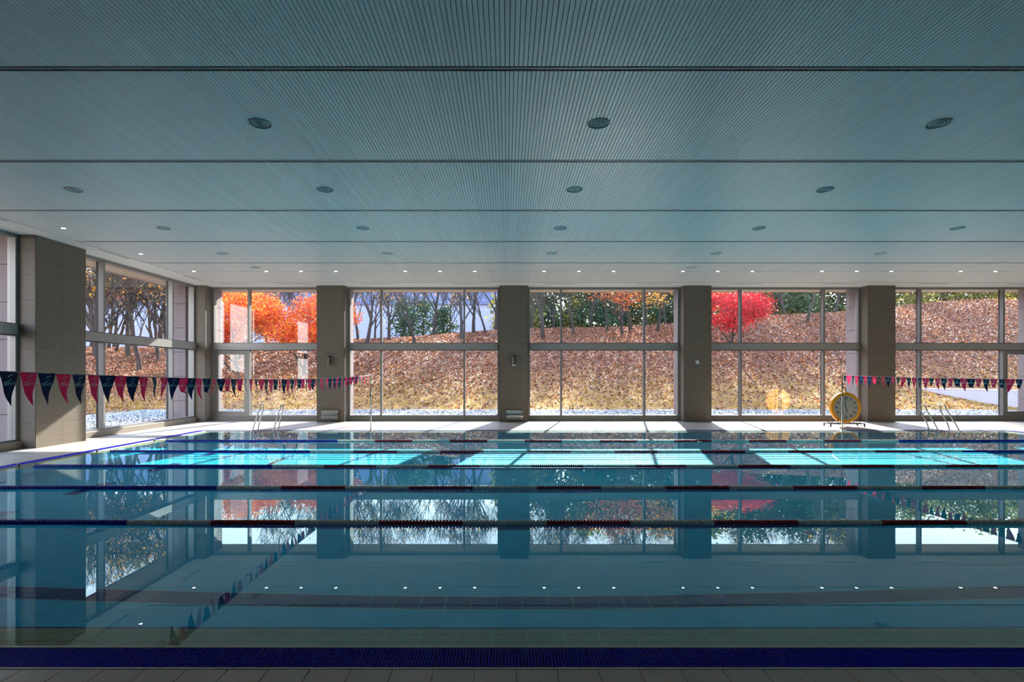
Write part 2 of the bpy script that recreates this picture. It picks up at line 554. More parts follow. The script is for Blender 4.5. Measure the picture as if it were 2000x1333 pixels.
# overflow grates with their lips
def grate(x0, x1, y0, y1, label, bars_as_parts):
    along_x = (x1 - x0) > (y1 - y0)
    g_ = empty('overflow_grate', ((x0 + x1) / 2, (y0 + y1) / 2, 0), label=label, cat='grate', group='blue overflow grates round the pool')
    tr_ = P(box(x0, x1, y0, y1, -0.24, -0.20), 'trough', 'grate_trough', g_)
    lp = MB()
    if along_x:
        lp.box(x0 - .02, x1 + .02, y0 - .016, y0 - .001, -0.24, 0.003); lp.box(x0 - .02, x1 + .02, y1 + .001, y1 + .018, -0.24, 0.003)
    else:
        lp.box(x0 - .018, x0 - .001, y0, y1, -0.24, 0.003); lp.box(x1 + .001, x1 + .018, y0, y1, -0.24, 0.003)
    P(lp, 'lip', 'lip', g_)
    pitch = 0.0208
    if along_x:
        one = MB().bevel_box(-.0056, .0056, y0 + .004, y1 - .004, -0.009, 0, .0015)
    else:
        one = MB().bevel_box(x0 + .004, x1 - .004, -.0056, .0056, -0.009, 0, .0015)
    a, b_ = (x0, x1) if along_x else (y0, y1)
    n = int((b_ - a) / pitch)
    sm = one.mesh('bar', 'grate_blue')
    rest = MB()
    mid = 0.0
    idx = sorted(range(n), key=lambda i: abs(a + (i + .5) * pitch - mid))
    part = set(idx[:300]) if bars_as_parts else set()
    inv = Matrix.Translation(g_.location).inverted()
    for i in range(n):
        c = a + (i + .5) * pitch
        if i in part:
            o = link('bar', sm, g_, loc=(c, 0, 0) if along_x else (0, c, 0))
            o.matrix_parent_inverse = inv
        else:
            d = (c, 0, 0) if along_x else (0, c, 0)
            rest.add([(p[0] + d[0], p[1] + d[1], p[2]) for p in one.v], one.f)
    P(rest, 'bar_run', 'grate_blue', g_, kind='stuff')
    # cross rods that hold the bars
    for q in (0.25, 0.5, 0.75):
        if along_x:
            yy = y0 + (y1 - y0) * q
            P(box(x0, x1, yy - .002, yy + .002, -0.012, -0.008), 'cross_rod', 'grate_blue', g_)
        else:
            xx = x0 + (x1 - x0) * q
            P(box(xx - .002, xx + .002, y0, y1, -0.012, -0.008), 'cross_rod', 'grate_blue', g_)
    return g_
grate(gx0, gx1, gy0, LY0 - 0.02, 'deep blue slotted overflow grate along the pool edge opposite the windows', True)
grate(gx0, gx1, LY1 + 0.02, gy1, 'blue overflow grate along the pool edge facing the pier row and timing clock', False)
grate(gx0, LX0 - 0.02, LY0, LY1, 'blue overflow grate along the pool end beside the large grey tiled pier', False)
grate(LX1 + 0.02, gx1, LY0, LY1, 'blue overflow grate along the pool end past the second ladder', False)

# ------------------------------------------------------------------ back and left walls: piers, curbs
wall_back = empty('wall_back', (5.0, YW, 0), kind='structure')
wall_left = empty('wall_left', (XW, 9.0, 0), kind='structure')
PIERS = [(-7.26, -6.20), (-0.28, 0.815), (6.75, 7.81), (13.78, 14.83), (20.80, 21.86)]
ROW = 0.605
def pier(parent, x0, x1, y0, y1, faces, seam=None):
    """core with tiles proud of it on the named faces"""
    e = 0.012
    inv = Matrix.Translation(parent.location).inverted()
    core = box(x0 + (e if 'W' in faces else 0), x1 - (e if 'E' in faces else 0), y0 + (e if 'S' in faces else 0), y1, 0, CEIL + 0.05).build('pier', 'pier_core', parent)
    core.matrix_parent_inverse = inv
    j = 0.0025
    z = 0.0
    while z < CEIL:
        za, zb = z + j, min(z + ROW, CEIL) - j
        if zb - za > 0.03:
            for fc in faces:
                if fc in 'EW':
                    cuts = [y0, y1] if not seam else [y0, (y0 + y1) / 2, y1]
                    for c0, c1 in zip(cuts, cuts[1:]):
                        q = (x1 - e, x1) if fc == 'E' else (x0, x0 + e)
                        box(*q, c0 + (j if c0 > y0 else 0), c1 - j, za, zb).build('tile', 'pier_tile', core)
                else:
                    box(x0 + (0 if 'W' in faces else 0) + j * 0.4, x1 - j * 0.4, y0, y0 + e, za, zb).build('tile', 'pier_tile', core)
        z += ROW
    return core
for (a, b_) in PIERS:
    pier(wall_back, a, b_, 21.30, 21.95, 'SEW')
pier(wall_back, XW - 0.2, -11.50, 21.30, 21.95, 'SE')
LP = [(13.60, 15.22), (5.9, 7.5)]
for (a, b_) in LP:
    pier(wall_left, XW - 0.1, -11.48, a, b_, 'SE', seam=True)
# outer cladding of the piers, stacked panels
def clad(parent, x0, x1, y0, y1):
    inv = Matrix.Translation(parent.location).inverted()
    z = -0.1
    while z < CEIL + 0.2:
        o = box(x0, x1, y0, y1, z + 0.008, z + 0.92 - 0.008).build('cladding_panel', 'cladding', parent)
        o.matrix_parent_inverse = inv
        z += 0.92
    o = box(x0 + 0.03, x1 - 0.03, y0 + 0.03, y1 - 0.03, -0.1, CEIL + 0.3).build('pier_backing', 'gasket', parent)
    o.matrix_parent_inverse = inv
for (a, b_) in PIERS:
    clad(wall_back, a + 0.06, b_ - 0.06, YW + 0.11, 22.78)
clad(wall_back, -12.95, -11.62, YW + 0.11, 22.78)
for (a, b_) in LP:
    clad(wall_left, -12.95, XW - 0.11, a + 0.06, b_ - 0.06)
clad(wall_left, -12.95, XW - 0.21, 21.2, 21.94)
# solid stretch of the left wall behind the viewpoint
o = box(XW - 0.3, XW, ROOM_Y0, 5.9, 0, CEIL + 0.1).build('wall_panel', 'wall_paint', wall_left)
o.matrix_parent_inverse = Matrix.Translation(wall_left.location).inverted()
box(ROOM_X1, ROOM_X1 + 0.3, ROOM_Y0, 22.0, 0, CEIL + 0.1).build('wall_right', 'wall_paint', kind='structure')
box(-12.3, ROOM_X1 + 0.3, ROOM_Y0 - 0.3, ROOM_Y0, 0, CEIL + 0.1).build('wall_front', 'wall_paint', kind='structure')

# curbs under the glass
BAYS = [(-11.50, -7.26), (-6.20, -0.28), (0.815, 6.75), (7.81, 13.78), (14.83, 20.80)]
LBAYS = [(7.5, 13.60), (15.22, 21.30)]
CURB = 0.177
tn = 1
for (a, b_) in BAYS:
    MB().bevel_box(a, b_, 21.66, 22.0, 0, CURB, 0.008).build('trim_%d' % tn, 'curb', kind='structure'); tn += 1
for (a, b_) in LBAYS:
    MB().bevel_box(XW - 0.15, XW + 0.19, a, b_, 0, CURB, 0.008).build('trim_%d' % tn, 'curb', kind='structure'); tn += 1

# ------------------------------------------------------------------ windows
HEAD = 5.16
TR0, TR1 = 2.765, 3.025
def window(n, u0, u1, mull, place, back, doors=()):
    """u runs along the wall, v goes outwards; place maps (u,v,z) boxes into the world"""
    root = empty('window_%d' % n, place(((u0 + u1) / 2, 0, CURB), pt=True), kind='structure')
    inv = Matrix.Translation(root.location).inverted()
    def bx(name, mat, a, b_, v0, v1, z0, z1, parent=root):
        p = place((a, v0, z0), pt=True); q = place((b_, v1, z1), pt=True)
        lo = [min(p[i], q[i]) for i in range(3)]; hi = [max(p[i], q[i]) for i in range(3)]
        o = box(lo[0], hi[0], lo[1], hi[1], lo[2], hi[2]).build(name, mat, parent)
        if parent is root: o.matrix_parent_inverse = inv
        return o
    fw = 0.085
    bx('jamb', 'frame', u0, u0 + fw, -0.10, 0.10, CURB, CEIL)
    bx('jamb', 'frame', u1 - fw, u1, -0.10, 0.10, CURB, CEIL)
    bx('head', 'frame', u0 + fw, u1 - fw, -0.10, 0.10, HEAD - 0.03, CEIL)
    bx('sill', 'frame', u0 + fw, u1 - fw, -0.10, 0.10, CURB, CURB + 0.045)
    mid = (u0 + u1) / 2
    for a, b_ in ((u0 + fw, mid - 0.004), (mid + 0.004, u1 - fw)):
        bx('transom', 'transom', a, b_, -0.16, 0.10, TR0, TR1)
    for z in (TR0 - 0.018, TR1):
        bx('gasket', 'gasket', u0 + fw, u1 - fw, -0.13, 0.09, z, z + 0.018)
    hw = 0.036
    for mu in mull:
        for za, zb in ((CURB + 0.045, TR0 - 0.018), (TR1 + 0.018, HEAD - 0.03)):
            bx('mullion', 'frame', mu - hw, mu + hw, -0.13, 0.02, za, zb)
            bx('mullion_cap', 'gasket', mu - hw * 0.7, mu + hw * 0.7, 0.02, 0.10, za, zb)
    cuts = [u0 + fw] + list(mull) + [u1 - fw]
    for i, (a, b_) in enumerate(zip(cuts, cuts[1:])):
        aa = a + (hw if i > 0 else 0); bb = b_ - (hw if i < len(cuts) - 2 else 0)
        for za, zb in ((CURB + 0.045, TR0 - 0.018), (TR1 + 0.018, HEAD - 0.03)):
            if (i in doors) and za < 1: continue
            pts = [place(q, pt=True) for q in ((aa, 0.03, za), (bb, 0.03, za), (bb, 0.03, zb), (aa, 0.03, zb))]
            o = MB().quad(*pts).build('pane', 'glass', root)
            o.matrix_parent_inverse = inv
    return cuts, bx
def pl_back(p, pt=False): return (p[0], YW + p[1], p[2])
def pl_left(p, pt=False): return (XW - p[1], p[0], p[2])
wn_i = 1
door_i = 1
def door(u0, u1, hinge_left=True):
    global door_i
    root = empty('door_%d' % door_i, ((u0 + u1) / 2, YW, CURB), kind='structure')
    door_i += 1
    inv = Matrix.Translation(root.location).inverted()
    def bx(name, mat, *a, parent=root):
        o = box(*a).build(name, mat, parent)
        if parent is root: o.matrix_parent_inverse = inv
        return o
    z0, z1 = CURB + 0.045, TR0 - 0.018
    f1, f2 = 0.06, 0.095
    for nm, a, b_ in (('door_frame', 0, f1), ('leaf_frame', f1 + 0.006, f1 + f2)):
        y0_, y1_ = (YW - 0.10, YW + 0.08) if nm == 'door_frame' else (YW - 0.07, YW + 0.05)
        bx(nm, 'frame', u0 + a, u0 + b_, y0_, y1_, z0 + (0 if a == 0 else a), z1 - a)
        bx(nm, 'frame', u1 - b_, u1 - a, y0_, y1_, z0 + (0 if a == 0 else a), z1 - a)
        bx(nm, 'frame', u0 + b_, u1 - b_, y0_, y1_, z1 - b_, z1 - a)
        bx(nm, 'frame', u0 + b_, u1 - b_, y0_, y1_, z0 + a, z0 + b_)
    k = f1 + f2
    o = MB().quad((u0 + f1 + f2 - .06, YW + 0.03, z0 + k - .06), (u1 - k + .06, YW + 0.03, z0 + k - .06), (u1 - k + .06, YW + 0.03, z1 - k + .06), (u0 + k - .06, YW + 0.03, z1 - k + .06)).build('pane', 'glass', root)
    o.matrix_parent_inverse = inv
    hx = u1 - f1 - 0.055 if hinge_left else u0 + f1 + 0.055
    h_ = MB().box(hx - .02, hx + .02, YW - .085, YW - .07, 1.10, 1.32).tube([(hx, YW - .075, 1.22), (hx, YW - .13, 1.22), (hx - (.13 if hinge_left else -.13), YW - .13, 1.22)], 0.011, 8)
    o = h_.build('handle', 'steel', root)
    o.matrix_parent_inverse = inv
for i, (a, b_) in enumerate(BAYS):
    if i == 0:
        cuts, _ = window(wn_i, a, b_, [-10.06], pl_back, True, doors=(0,))
        door(cuts[0] + 0.002, -10.06 - 0.038)
    elif i == 4:
        cuts, _ = window(wn_i, a, b_, [a + 1.28, a + 4.52], pl_back, True, doors=(2,))
        door(a + 4.52 + 0.038, cuts[-1] - 0.002, hinge_left=False)
    else:
        window(wn_i, a, b_, [a + 1.30, a + 4.54], pl_back, True)
    wn_i += 1
for a, b_ in LBAYS:
    window(wn_i, a, b_, [a + 1.24, a + 4.63], pl_left, False)
    wn_i += 1

# ------------------------------------------------------------------ ceiling
ceiling = empty('ceiling', (5, 9, CEIL), kind='structure')
cinv = Matrix.Translation(ceiling.location).inverted()
def C(mb, name, mat, **kw):
    o = mb.build(name, mat, ceiling, **kw)
    o.matrix_parent_inverse = cinv
    return o
SX0, SX1, SY1 = -10.97, ROOM_X1, 20.62
C(box(-12.4, ROOM_X1 + 0.3, ROOM_Y0 - 0.3, 22.0, CEIL + 0.035, CEIL + 0.12), 'backing_board', 'backing')
SLOT_X = [-10.15, -7.93, -4.86, -1.42, 2.03, 5.49, 8.97, 12.43, 15.96, 19.4]      # slot vents above the back windows (centres)
SLOT_Y = [3.3, 7.2, 11.15, 15.15, 19.1]                                            # slot vents above the side windows (starts)
sb = MB()
sb.box(-12.1, -11.13, ROOM_Y0, 22.0, CEIL, CEIL + 0.034)
sb.box(-11.06, SX0 - 0.012, ROOM_Y0, 22.0, CEIL, CEIL + 0.034)
e0 = ROOM_Y0
for y_ in SLOT_Y + [22.0]:
    sb.box(-11.13, -11.06, e0, y_, CEIL, CEIL + 0.034); e0 = y_ + 1.25
C(sb, 'soffit_band', 'plaster')
sb = MB()
sb.box(SX0 - 0.012, ROOM_X1, SY1 + 0.012, 20.87, CEIL, CEIL + 0.034)
sb.box(SX0 - 0.012, ROOM_X1, 20.95, 22.0, CEIL, CEIL + 0.034)
e0 = SX0 - 0.012
for x_ in SLOT_X:
    sb.box(e0, x_ - 0.59, 20.87, 20.95, CEIL, CEIL + 0.034); e0 = x_ + 0.59
sb.box(e0, ROOM_X1, 20.87, 20.95, CEIL, CEIL + 0.034)
C(sb, 'soffit_band', 'plaster')
C(box(SX0 - 0.012, SX0 - 0.002, ROOM_Y0, SY1 + 0.012, CEIL - 0.012, CEIL + 0.034), 'edge_bead', 'plaster')
C(box(SX0, ROOM_X1, SY1 + 0.002, SY1 + 0.012, CEIL - 0.012, CEIL + 0.034), 'edge_bead', 'plaster')
JOINTS = [ROOM_Y0, -1.84, 0.85, 3.54, 6.23, 8.92, 11.60, 14.30, 17.02, 18.46, SY1]
PITCH = 0.05
def slat_shape(y0, y1, xc=0.0):
    h = PITCH / 2 - 0.0031
    return MB().bevel_box(xc - h, xc + h, y0, y1, CEIL, CEIL + 0.02, 0.0025, top=0)
for i, (a, b_) in enumerate(zip(JOINTS, JOINTS[1:])):
    g0 = 0.05 if i > 0 else 0
    g1 = 0.05 if i < len(JOINTS) - 2 else 0
    if abs(a - 17.02) < .01: g1 = 0.02
    if abs(a - 18.46) < .01: g0 = 0.02
    ya, yb = a + g0, b_ - g1
    n = int((SX1 - SX0) / PITCH)
    rest = MB()
    near = abs(a - 3.54) < 0.01
    sm = slat_shape(ya, yb).mesh('slat', 'slat') if near else None
    for k in range(n):
        xc = SX0 + (k + 0.5) * PITCH
        if near and abs(xc) < 7.1:
            o = link('slat', sm, ceiling, loc=(xc, 0, 0))
            o.matrix_parent_inverse = cinv
        else:
            q = slat_shape(ya, yb, xc)
            rest.add(q.v, q.f)
    C(rest, 'slat_field', 'slat', kind='stuff')
    if i > 0:
        wch = g0
        C(box(SX0, SX1, a - wch, a + wch, CEIL + 0.022, CEIL + 0.034), 'joint_channel', 'channel')
        if wch > 0.03:
            C(box(SX0, SX1, a - 0.009, a + 0.009, CEIL + 0.004, CEIL + 0.022), 'joint_rib', 'rib')
# roof over it with the overhang
roof = empty('roof', (5, 9, CEIL + 0.3), kind='structure')
rinv = Matrix.Translation(roof.location).inverted()
def R(mb, name, mat):
    o = mb.build(name, mat, roof); o.matrix_parent_inverse = rinv; return o
R(box(-13.3, ROOM_X1 + 1, ROOM_Y0 - 0.4, 23.2, CEIL + 0.25, CEIL + 0.7), 'roof_slab', 'pier_core')
R(box(-13.3, ROOM_X1 + 1, 23.16, 23.24, CEIL + 0.02, CEIL + 0.75), 'fascia', 'cladding')
R(box(-13.34, -13.26, ROOM_Y0 - .4, 23.24, CEIL + 0.02, CEIL + 0.75), 'fascia', 'cladding')
xx = -13.25
while xx < ROOM_X1 + 1:
    R(box(xx + 0.006, xx + 1.744, YW + 0.11, 23.15, CEIL + 0.03, CEIL + 0.06), 'soffit_panel', 'soffit')
    xx += 1.75
yy = ROOM_Y0
while yy < 21.9:
    R(box(-13.25, XW - 0.11, yy + 0.006, min(yy + 1.744, YW + 0.10), CEIL + 0.03, CEIL + 0.06), 'soffit_panel', 'soffit')
    yy += 1.75
R(box(-12.35, ROOM_X1 + .3, YW - 0.1, YW + 0.10, CEIL + 0.0, CEIL + 0.26), 'edge_beam', 'pier_core')
R(box(XW - 0.10, XW + 0.1, ROOM_Y0, YW, CEIL + 0.0, CEIL + 0.26), 'edge_beam', 'pier_core')

# round air diffusers
def ring(r0, r1, z0, z1):
    return MB().lathe([(r1, z1), (r1, z0 + 0.004), ((r0 + r1) / 2, z0), (r0, z0 + 0.004), (r0, z1)], 32, close=True)
dz = CEIL
rings = [ring(a, a + 0.016, -0.010, 0.0).mesh('ring', 'plaster', True) for a in (0.098, 0.064, 0.030)]
shade_disc = MB().lathe([(0.0005, -0.001), (0.139, -0.001), (0.139, 0.002), (0.0005, 0.002)], 32).mesh('throat_shade_disc', 'diffuser_shade_grey')  # flat disc, coloured dark in place of the shade inside an open throat
hub = MB().lathe([(0.018, -0.006), (0.022, -0.003), (0.022, 0.0)], 20).mesh('hub', 'diffuser_shade_grey')
cross = MB().box(-0.128, 0.128, -0.003, 0.003, -0.004, -0.0012).box(-0.003, 0.003, -0.128, 0.128, -0.004, -0.0012).mesh('spoke', 'diffuser_shade_grey')
rim = ring(0.139, 0.155, -0.016, 0.0).mesh('rim', 'plaster', True)
XD = [-7.98, -3.35, 1.245, 5.86, 10.48, 15.1]
ordn = ['fifth', 'fourth', 'third', 'second', 'nearest']
DROWS = [(7.58, XD[1:4]), (10.28, XD[:4]), (12.98, XD[:5]), (15.67, XD[:5]), (17.72, [XD[0], XD[3]])]
for (x, y, wd_) in [(x, y, ordn[q]) for q, (y, xs_) in enumerate(DROWS) for x in xs_]:
    where = 'the row nearest the back windows' if wd_ == 'nearest' else 'the %s row counted from the back windows' % wd_
    d = empty('ceiling_diffuser', (x, y, CEIL), label='round ringed air diffuser in the slatted ceiling, ' + where, cat='air diffuser', group='round air diffusers of ' + where)
    for nm, me in [('rim', rim), ('throat_shade_disc', shade_disc), ('hub', hub), ('spoke', cross)] + [('ring', q) for q in rings]:
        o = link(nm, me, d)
# recessed downlights
trim_me = ring(0.045, 0.062, -0.006, 0.0).mesh('trim_ring', 'plaster', True)
lens_me = MB().lathe([(0.046, -0.003), (0.046, 0.0)], 20).mesh('lens', 'lamp_lens')
def downlight(x, y, label, group):
    d = empty('downlight', (x, y, CEIL), label=label, cat='ceiling light', group=group)
    link('trim_ring', trim_me, d); link('lens', lens_me, d)
k = 0
px = 381
for i in range(-1, 26):
    x = (519 + 68.0 * i - 990) / 59.4
    if i == -2 or (i % 4) == 3 and i != -1: continue
    if i == -1: continue
    if x > 19: break
    downlight(x, 18.40, 'small lit downlight in the ceiling row beside the back windows', 'downlights along the back windows')
for y in (7.5, 10.25, 12.99, 15.73, 18.40):
    downlight(-10.32, y, 'small lit downlight in the ceiling row beside the side windows', 'downlights along the side windows')
# slot vents in the plain band
def slot(x0, x1, y0, y1, label, group):
    v = empty('slot_vent', ((x0 + x1) / 2, (y0 + y1) / 2, CEIL), label=label, cat='vent', group=group)
    vi = Matrix.Translation(v.location).inverted()
    for nm, mat, a in (('slot', 'channel', (x0, x1, y0, y1, CEIL + 0.024, CEIL + 0.034)),):
        o = box(*a).build(nm, mat, v); o.matrix_parent_inverse = vi
    lx = (x1 - x0) > (y1 - y0)
    e = 0.012
    for a in ([(x0 - e, x1 + e, y0 - e, y0), (x0 - e, x1 + e, y1, y1 + e)] if lx else [(x0 - e, x0, y0 - e, y1 + e), (x1, x1 + e, y0 - e, y1 + e)]):
        o = box(*a, CEIL - 0.005, CEIL).build('slot_edge', 'plaster', v); o.matrix_parent_inverse = vi
for c in SLOT_X:
    slot(c - 0.59, c + 0.59, 20.87, 20.95, 'thin dark slot vent in the plain ceiling band above the back windows', 'slot vents above the back windows')
for y0_ in SLOT_Y:
    slot(-11.13, -11.06, y0_, y0_ + 1.25, 'thin dark slot vent in the plain ceiling band above the side windows', 'slot vents above the side windows')

# ================================================================== LANE ROPES
def floats(n, mat):
    mb = MB()
    p = 1.012 / 25
    for i in range(n):
        x = i * p
        mb.lathe([(0.026, x), (0.042, x + 0.004), (0.042, x + 0.024), (0.026, x + 0.028), (0.026, x + p)], 10, axis='X')
    return mb.mesh('float_run', mat)
f_white, f_red = floats(25, 'rope_white'), floats(25, 'rope_red')
NB = 115
f_blue = floats(NB, 'rope_blue')
BL = NB * 1.012 / 25
anchor_me = MB().lathe([(0.03, -0.05), (0.03, -0.02), (0.018, 0.0), (0.018, 0.03), (0.026, 0.035), (0.026, 0.05), (0.01, 0.056)], 12).mesh('anchor', 'steel_dark', True)
ROPES = [6.75, 8.84, 10.92, 13.0, 15.12]
words = ['first', 'second', 'third', 'fourth', 'fifth']
for i, y in enumerate(ROPES):
    rr = empty('lane_rope', (0, y, -0.004), label='red and white lane rope with blue ends, %s counted from the deep blue slotted grate' % words[i], cat='lane rope', group='lane ropes across the pool')
    xs = -4.58
    link('float_run', f_blue, rr, loc=(xs - BL, 0, 0), kind='stuff')
    for k in range(15):
        link('float_run', f_white if k % 2 == 0 else f_red, rr, loc=(xs + 1.012 * k, 0, 0), kind='stuff')
    xe = xs + 1.012 * 15
    link('float_run', f_blue, rr, loc=(xe, 0, 0), kind='stuff')
    xa, xb = xs - BL, xe + BL
    MB().tube([(LX0 + 0.1, 0, 0.03), (xa - 0.08, 0, 0.006), (xa, 0, 0.0), (xb, 0, 0), (xb + 0.08, 0, 0.006), (LX1 - 0.1, 0, 0.03)], 0.006, 6).build('cable', 'steel_dark', rr)
    for xx in (LX0 + 0.1, LX1 - 0.1):
        link('anchor', anchor_me, rr, loc=(xx, 0, 0.004))
    if i == 4:
        tg = box(5.14, 5.25, -0.13, -0.055, -0.006, 0.002).build('tag', 'white_plastic', rr)
        for xx in (5.155, 5.205):
            box(xx, xx + 0.03, -0.082, -0.062, 0.002, 0.0025).build('tag_mark', 'black_metal', tg)

# ================================================================== BACKSTROKE FLAGS
PW, PH = 0.186, 0.30
def wave(u, v, s):
    """offset out of the sheet, sideways drift"""
    t = v / PH
    a, b_, c, d, curl = s
    off = a * 0.05 * t * t + b_ * 0.03 * t * math.sin(u * 28 + d) + 0.012 * t * math.sin(v * 26 + c)
    side = c * 0.018 * t * t
    return off, side
def pennant_map(u, v, s, lift=0.0):
    off, side = wave(u, v, s)
    t = v / PH
    sh = s[4]
    # some tips curl up
    vv = v
    if sh > 0.6 and t > 0.62:
        ex = (t - 0.62) * PH
        vv = 0.62 * PH + ex * 0.25
        off += ex * 0.8
    return (off + lift, u + side, -vv)
def pennant_mesh(s, mat):
    mb = MB()
    n, mrows = 6, 10
    for j in range(mrows + 1):
        v = PH * j / mrows
        hw = PW / 2 * (1 if v < 0.012 else (1 - (v - 0.012) / (PH - 0.012)) ** 0.92)
        hw = max(hw, 0.0025)
        for i in range(n + 1):
            mb.v.append(pennant_map(-hw + 2 * hw * i / n, v, s))
    for j in range(mrows):
        for i in range(n):
            a = j * (n + 1) + i
            mb.f.append((a, a + 1, a + n + 2, a + n + 1))
    return mb.mesh('pennant', mat, True)
tv, tf = text_mesh('SENTI', 0.046, bold=0.0006)
tw = max(v[0] for v in tv) - min(v[0] for v in tv)
def swoosh():
    """slanted S made of two hooked blades"""
    mb = MB()
    for sgn in (1, -1):
        N = 12
        for i in range(N + 1):
            t = i / N
            ang = math.radians(35 + 215 * t)
            r_ = 0.017
            wdt = 0.0085 * math.sin(PI * min(1, t * 0.9 + 0.1)) + 0.0005
            cx_, cy_ = 0.010 * sgn * 0.0, 0.013
            x = cx_ + r_ * 1.25 * math.cos(ang) + (0.020 * (1 - t) ** 2)
            y = cy_ + r_ * math.sin(ang) * 0.85 + (0.008 * (1 - t) ** 2)
            x2 = cx_ + (r_ - wdt) * 1.25 * math.cos(ang) + (0.020 * (1 - t) ** 2)
            y2 = cy_ + (r_ - wdt) * math.sin(ang) * 0.85 + (0.008 * (1 - t) ** 2)
            for (a, b_) in ((x, y), (x2, y2)):
                a, b_ = a * sgn, b_ * sgn
                mb.v.append((a + b_ * 0.45, b_, 0))
        o = 0 if sgn == 1 else (N + 1) * 2
        for i in range(N):
            mb.f.append((o + 2 * i, o + 2 * i + 1, o + 2 * i + 3, o + 2 * i + 2))
    return mb.v, mb.f
sv, sf = swoosh()
def print_mesh(s, mat, side):
    mb = MB()
    for (vs, fs, cv, kx, ky) in ((tv, tf, 0.108, 0.112 / tw, 0.78), (sv, sf, 0.058, 1.0, 1.0)):
        o = len(mb.v)
        for p in vs:
            # the sheet is seen from +X (side=1) or from -X (side=-1)
            mb.v.append(pennant_map(side * p[0] * kx, cv - p[1] * ky, s, 0.0025 * side))
        mb.f += [tuple(i + o for i in f) for f in fs]
    return mb.mesh('lettering', mat)
rng = random.Random(5)
def shapes(n):
    out = []
    for i in range(n):
        out.append((rng.uniform(-1, 1), rng.uniform(-1, 1), rng.uniform(-1, 1), rng.uniform(0, 6), rng.random()))
    return out
SH = [(0.15, 0.2, -0.35, 1.0, 0.1), (0.3, 0.4, 0.2, 2.0, 0.3), (-0.2, 0.3, 0.3, 3.0, 0.2), (0.4, -0.4, -0.2, 4.0, 0.4)] + shapes(6)
PM = {m_: [pennant_mesh(s, m_) for s in SH] for m_ in ('flag_navy', 'flag_pink')}
def flag_line(x, ya, yb, side, start, label):
    root = empty('flag_line', (x, (ya + yb) / 2, 1.79), label=label, cat='flag line')
    inv = Matrix.Translation(root.location).inverted()
    def zz(y):
        t = (y - ya) / (yb - ya)
        return 1.86 - 0.08 * t - 0.115 * 4 * t * (1 - t)
    pts = [(x, ya + (yb - ya) * i / 40, zz(ya + (yb - ya) * i / 40)) for i in range(41)]
    o = MB().tube(pts, 0.004, 6).build('cord', 'cord', root); o.matrix_parent_inverse = inv
    PR = {'flag_navy': [print_mesh(s, 'print_teal', side) for s in SH], 'flag_pink': [print_mesh(s, 'print_pale', side) for s in SH]}
    y = start
    k = 0
    rg = random.Random(11)
    while y < yb - 0.09:
        m_ = 'flag_navy' if k % 2 == 0 else 'flag_pink'
        q = rg.randrange(len(SH)) if k > 12 else (k * 3) % 4
        pe = link('pennant', PM[m_][q], root, loc=(x, y, zz(y)), rot=(0, 0, rg.uniform(-0.35, 0.35) * (1 if k > 9 else 0.4)))
        pe.matrix_parent_inverse = inv
        link('lettering', PR[m_][q], pe)
        y += 0.2005
        k += 1
    return root
flag_line(-4.35, 3.755, 17.825, 1, 4.875 - 0.2005 * 4, 'navy and pink pennant line across the pool near the glazed door ladder')
flag_line(10.72, 3.755, 17.825, -1, 17.70 - 0.2005 * 50, 'navy and pink pennant line tied to the post before the yellow clock')
def post(x, y, label):
    r_ = empty('flag_post', (x, y, 0), label=label, cat='post', group='slim steel posts that carry the pennant lines')
    MB().tube([(0, 0, -0.04), (0, 0, 1.15)], 0.021, 12).build('lower_tube', 'steel', r_, smooth=True)
    MB().tube([(0, 0, 1.15), (0, 0, 1.83 if y > 10 else 1.90)], 0.016, 12).build('upper_tube', 'steel_dark', r_, smooth=True)
    MB().lathe([(0.03, 1.12), (0.03, 1.18), (0.018, 1.19)], 12).build('collar', 'steel_dark', r_)
    MB().lathe([(0.05, -0.046), (0.05, 0.006), (0.025, 0.02)], 14).build('foot', 'steel', r_)
    zh, yh = (1.78, -0.05) if y > 10 else (1.86, 0.05)
    MB().tube([(0, 0, zh), (0, yh, zh)], 0.006, 6).build('hook', 'steel_dark', r_)
post(-4.35, 17.845, 'slim steel post with a pennant line, standing before the tall panes between two piers')
post(10.72, 17.845, 'slim steel post with a pennant line, standing in front of the yellow clock')
post(-4.35, 3.735, 'slim steel post at the pool edge opposite the windows, by the first pennant line')
post(10.72, 3.735, 'slim steel post at the pool edge opposite the windows, by the second pennant line')

# ================================================================== POOL LADDERS
def ladder(xc, label):
    r_ = empty('pool_ladder', (xc, 17.9, 0), label=label, cat='pool ladder', group='steel pool ladders')
    for sx_ in (-0.33, 0.33):
        pts = [(sx_, -0.44, -0.75), (sx_, -0.44, -0.2), (sx_, -0.41, -0.07), (sx_, -0.24, 0.03), (sx_, -0.12, 0.20), (sx_, 0.22, 0.62), (sx_, 0.30, 0.72)]
        for i in range(7):
            a = PI * i / 6
            pts.append((sx_, 0.42 - 0.12 * math.cos(a), 0.73 + 0.10 * math.sin(a)))
        pts += [(sx_, 0.50, 0.60), (sx_, 0.22, 0.20), (sx_, 0.16, 0.04), (sx_, 0.16, 0.0)]
        MB().tube(pts, 0.0195, 10).build('rail', 'steel', r_, smooth=True)
        MB().lathe([(0.045, 0.0), (0.045, 0.008), (0.022, 0.02)], 14, c=(sx_, 0.16, 0)).build('flange', 'steel', r_)
    for z in (-0.25, -0.50, -0.72):
        MB().bevel_box(-0.32, 0.32, -0.48, -0.40, z, z + 0.025, 0.005).build('tread', 'steel', r_)
ladder(-7.72, 'curved steel pool ladder rails in front of the glazed door')
ladder(13.98, 'curved steel pool ladder rails near the pale retaining wall outside')

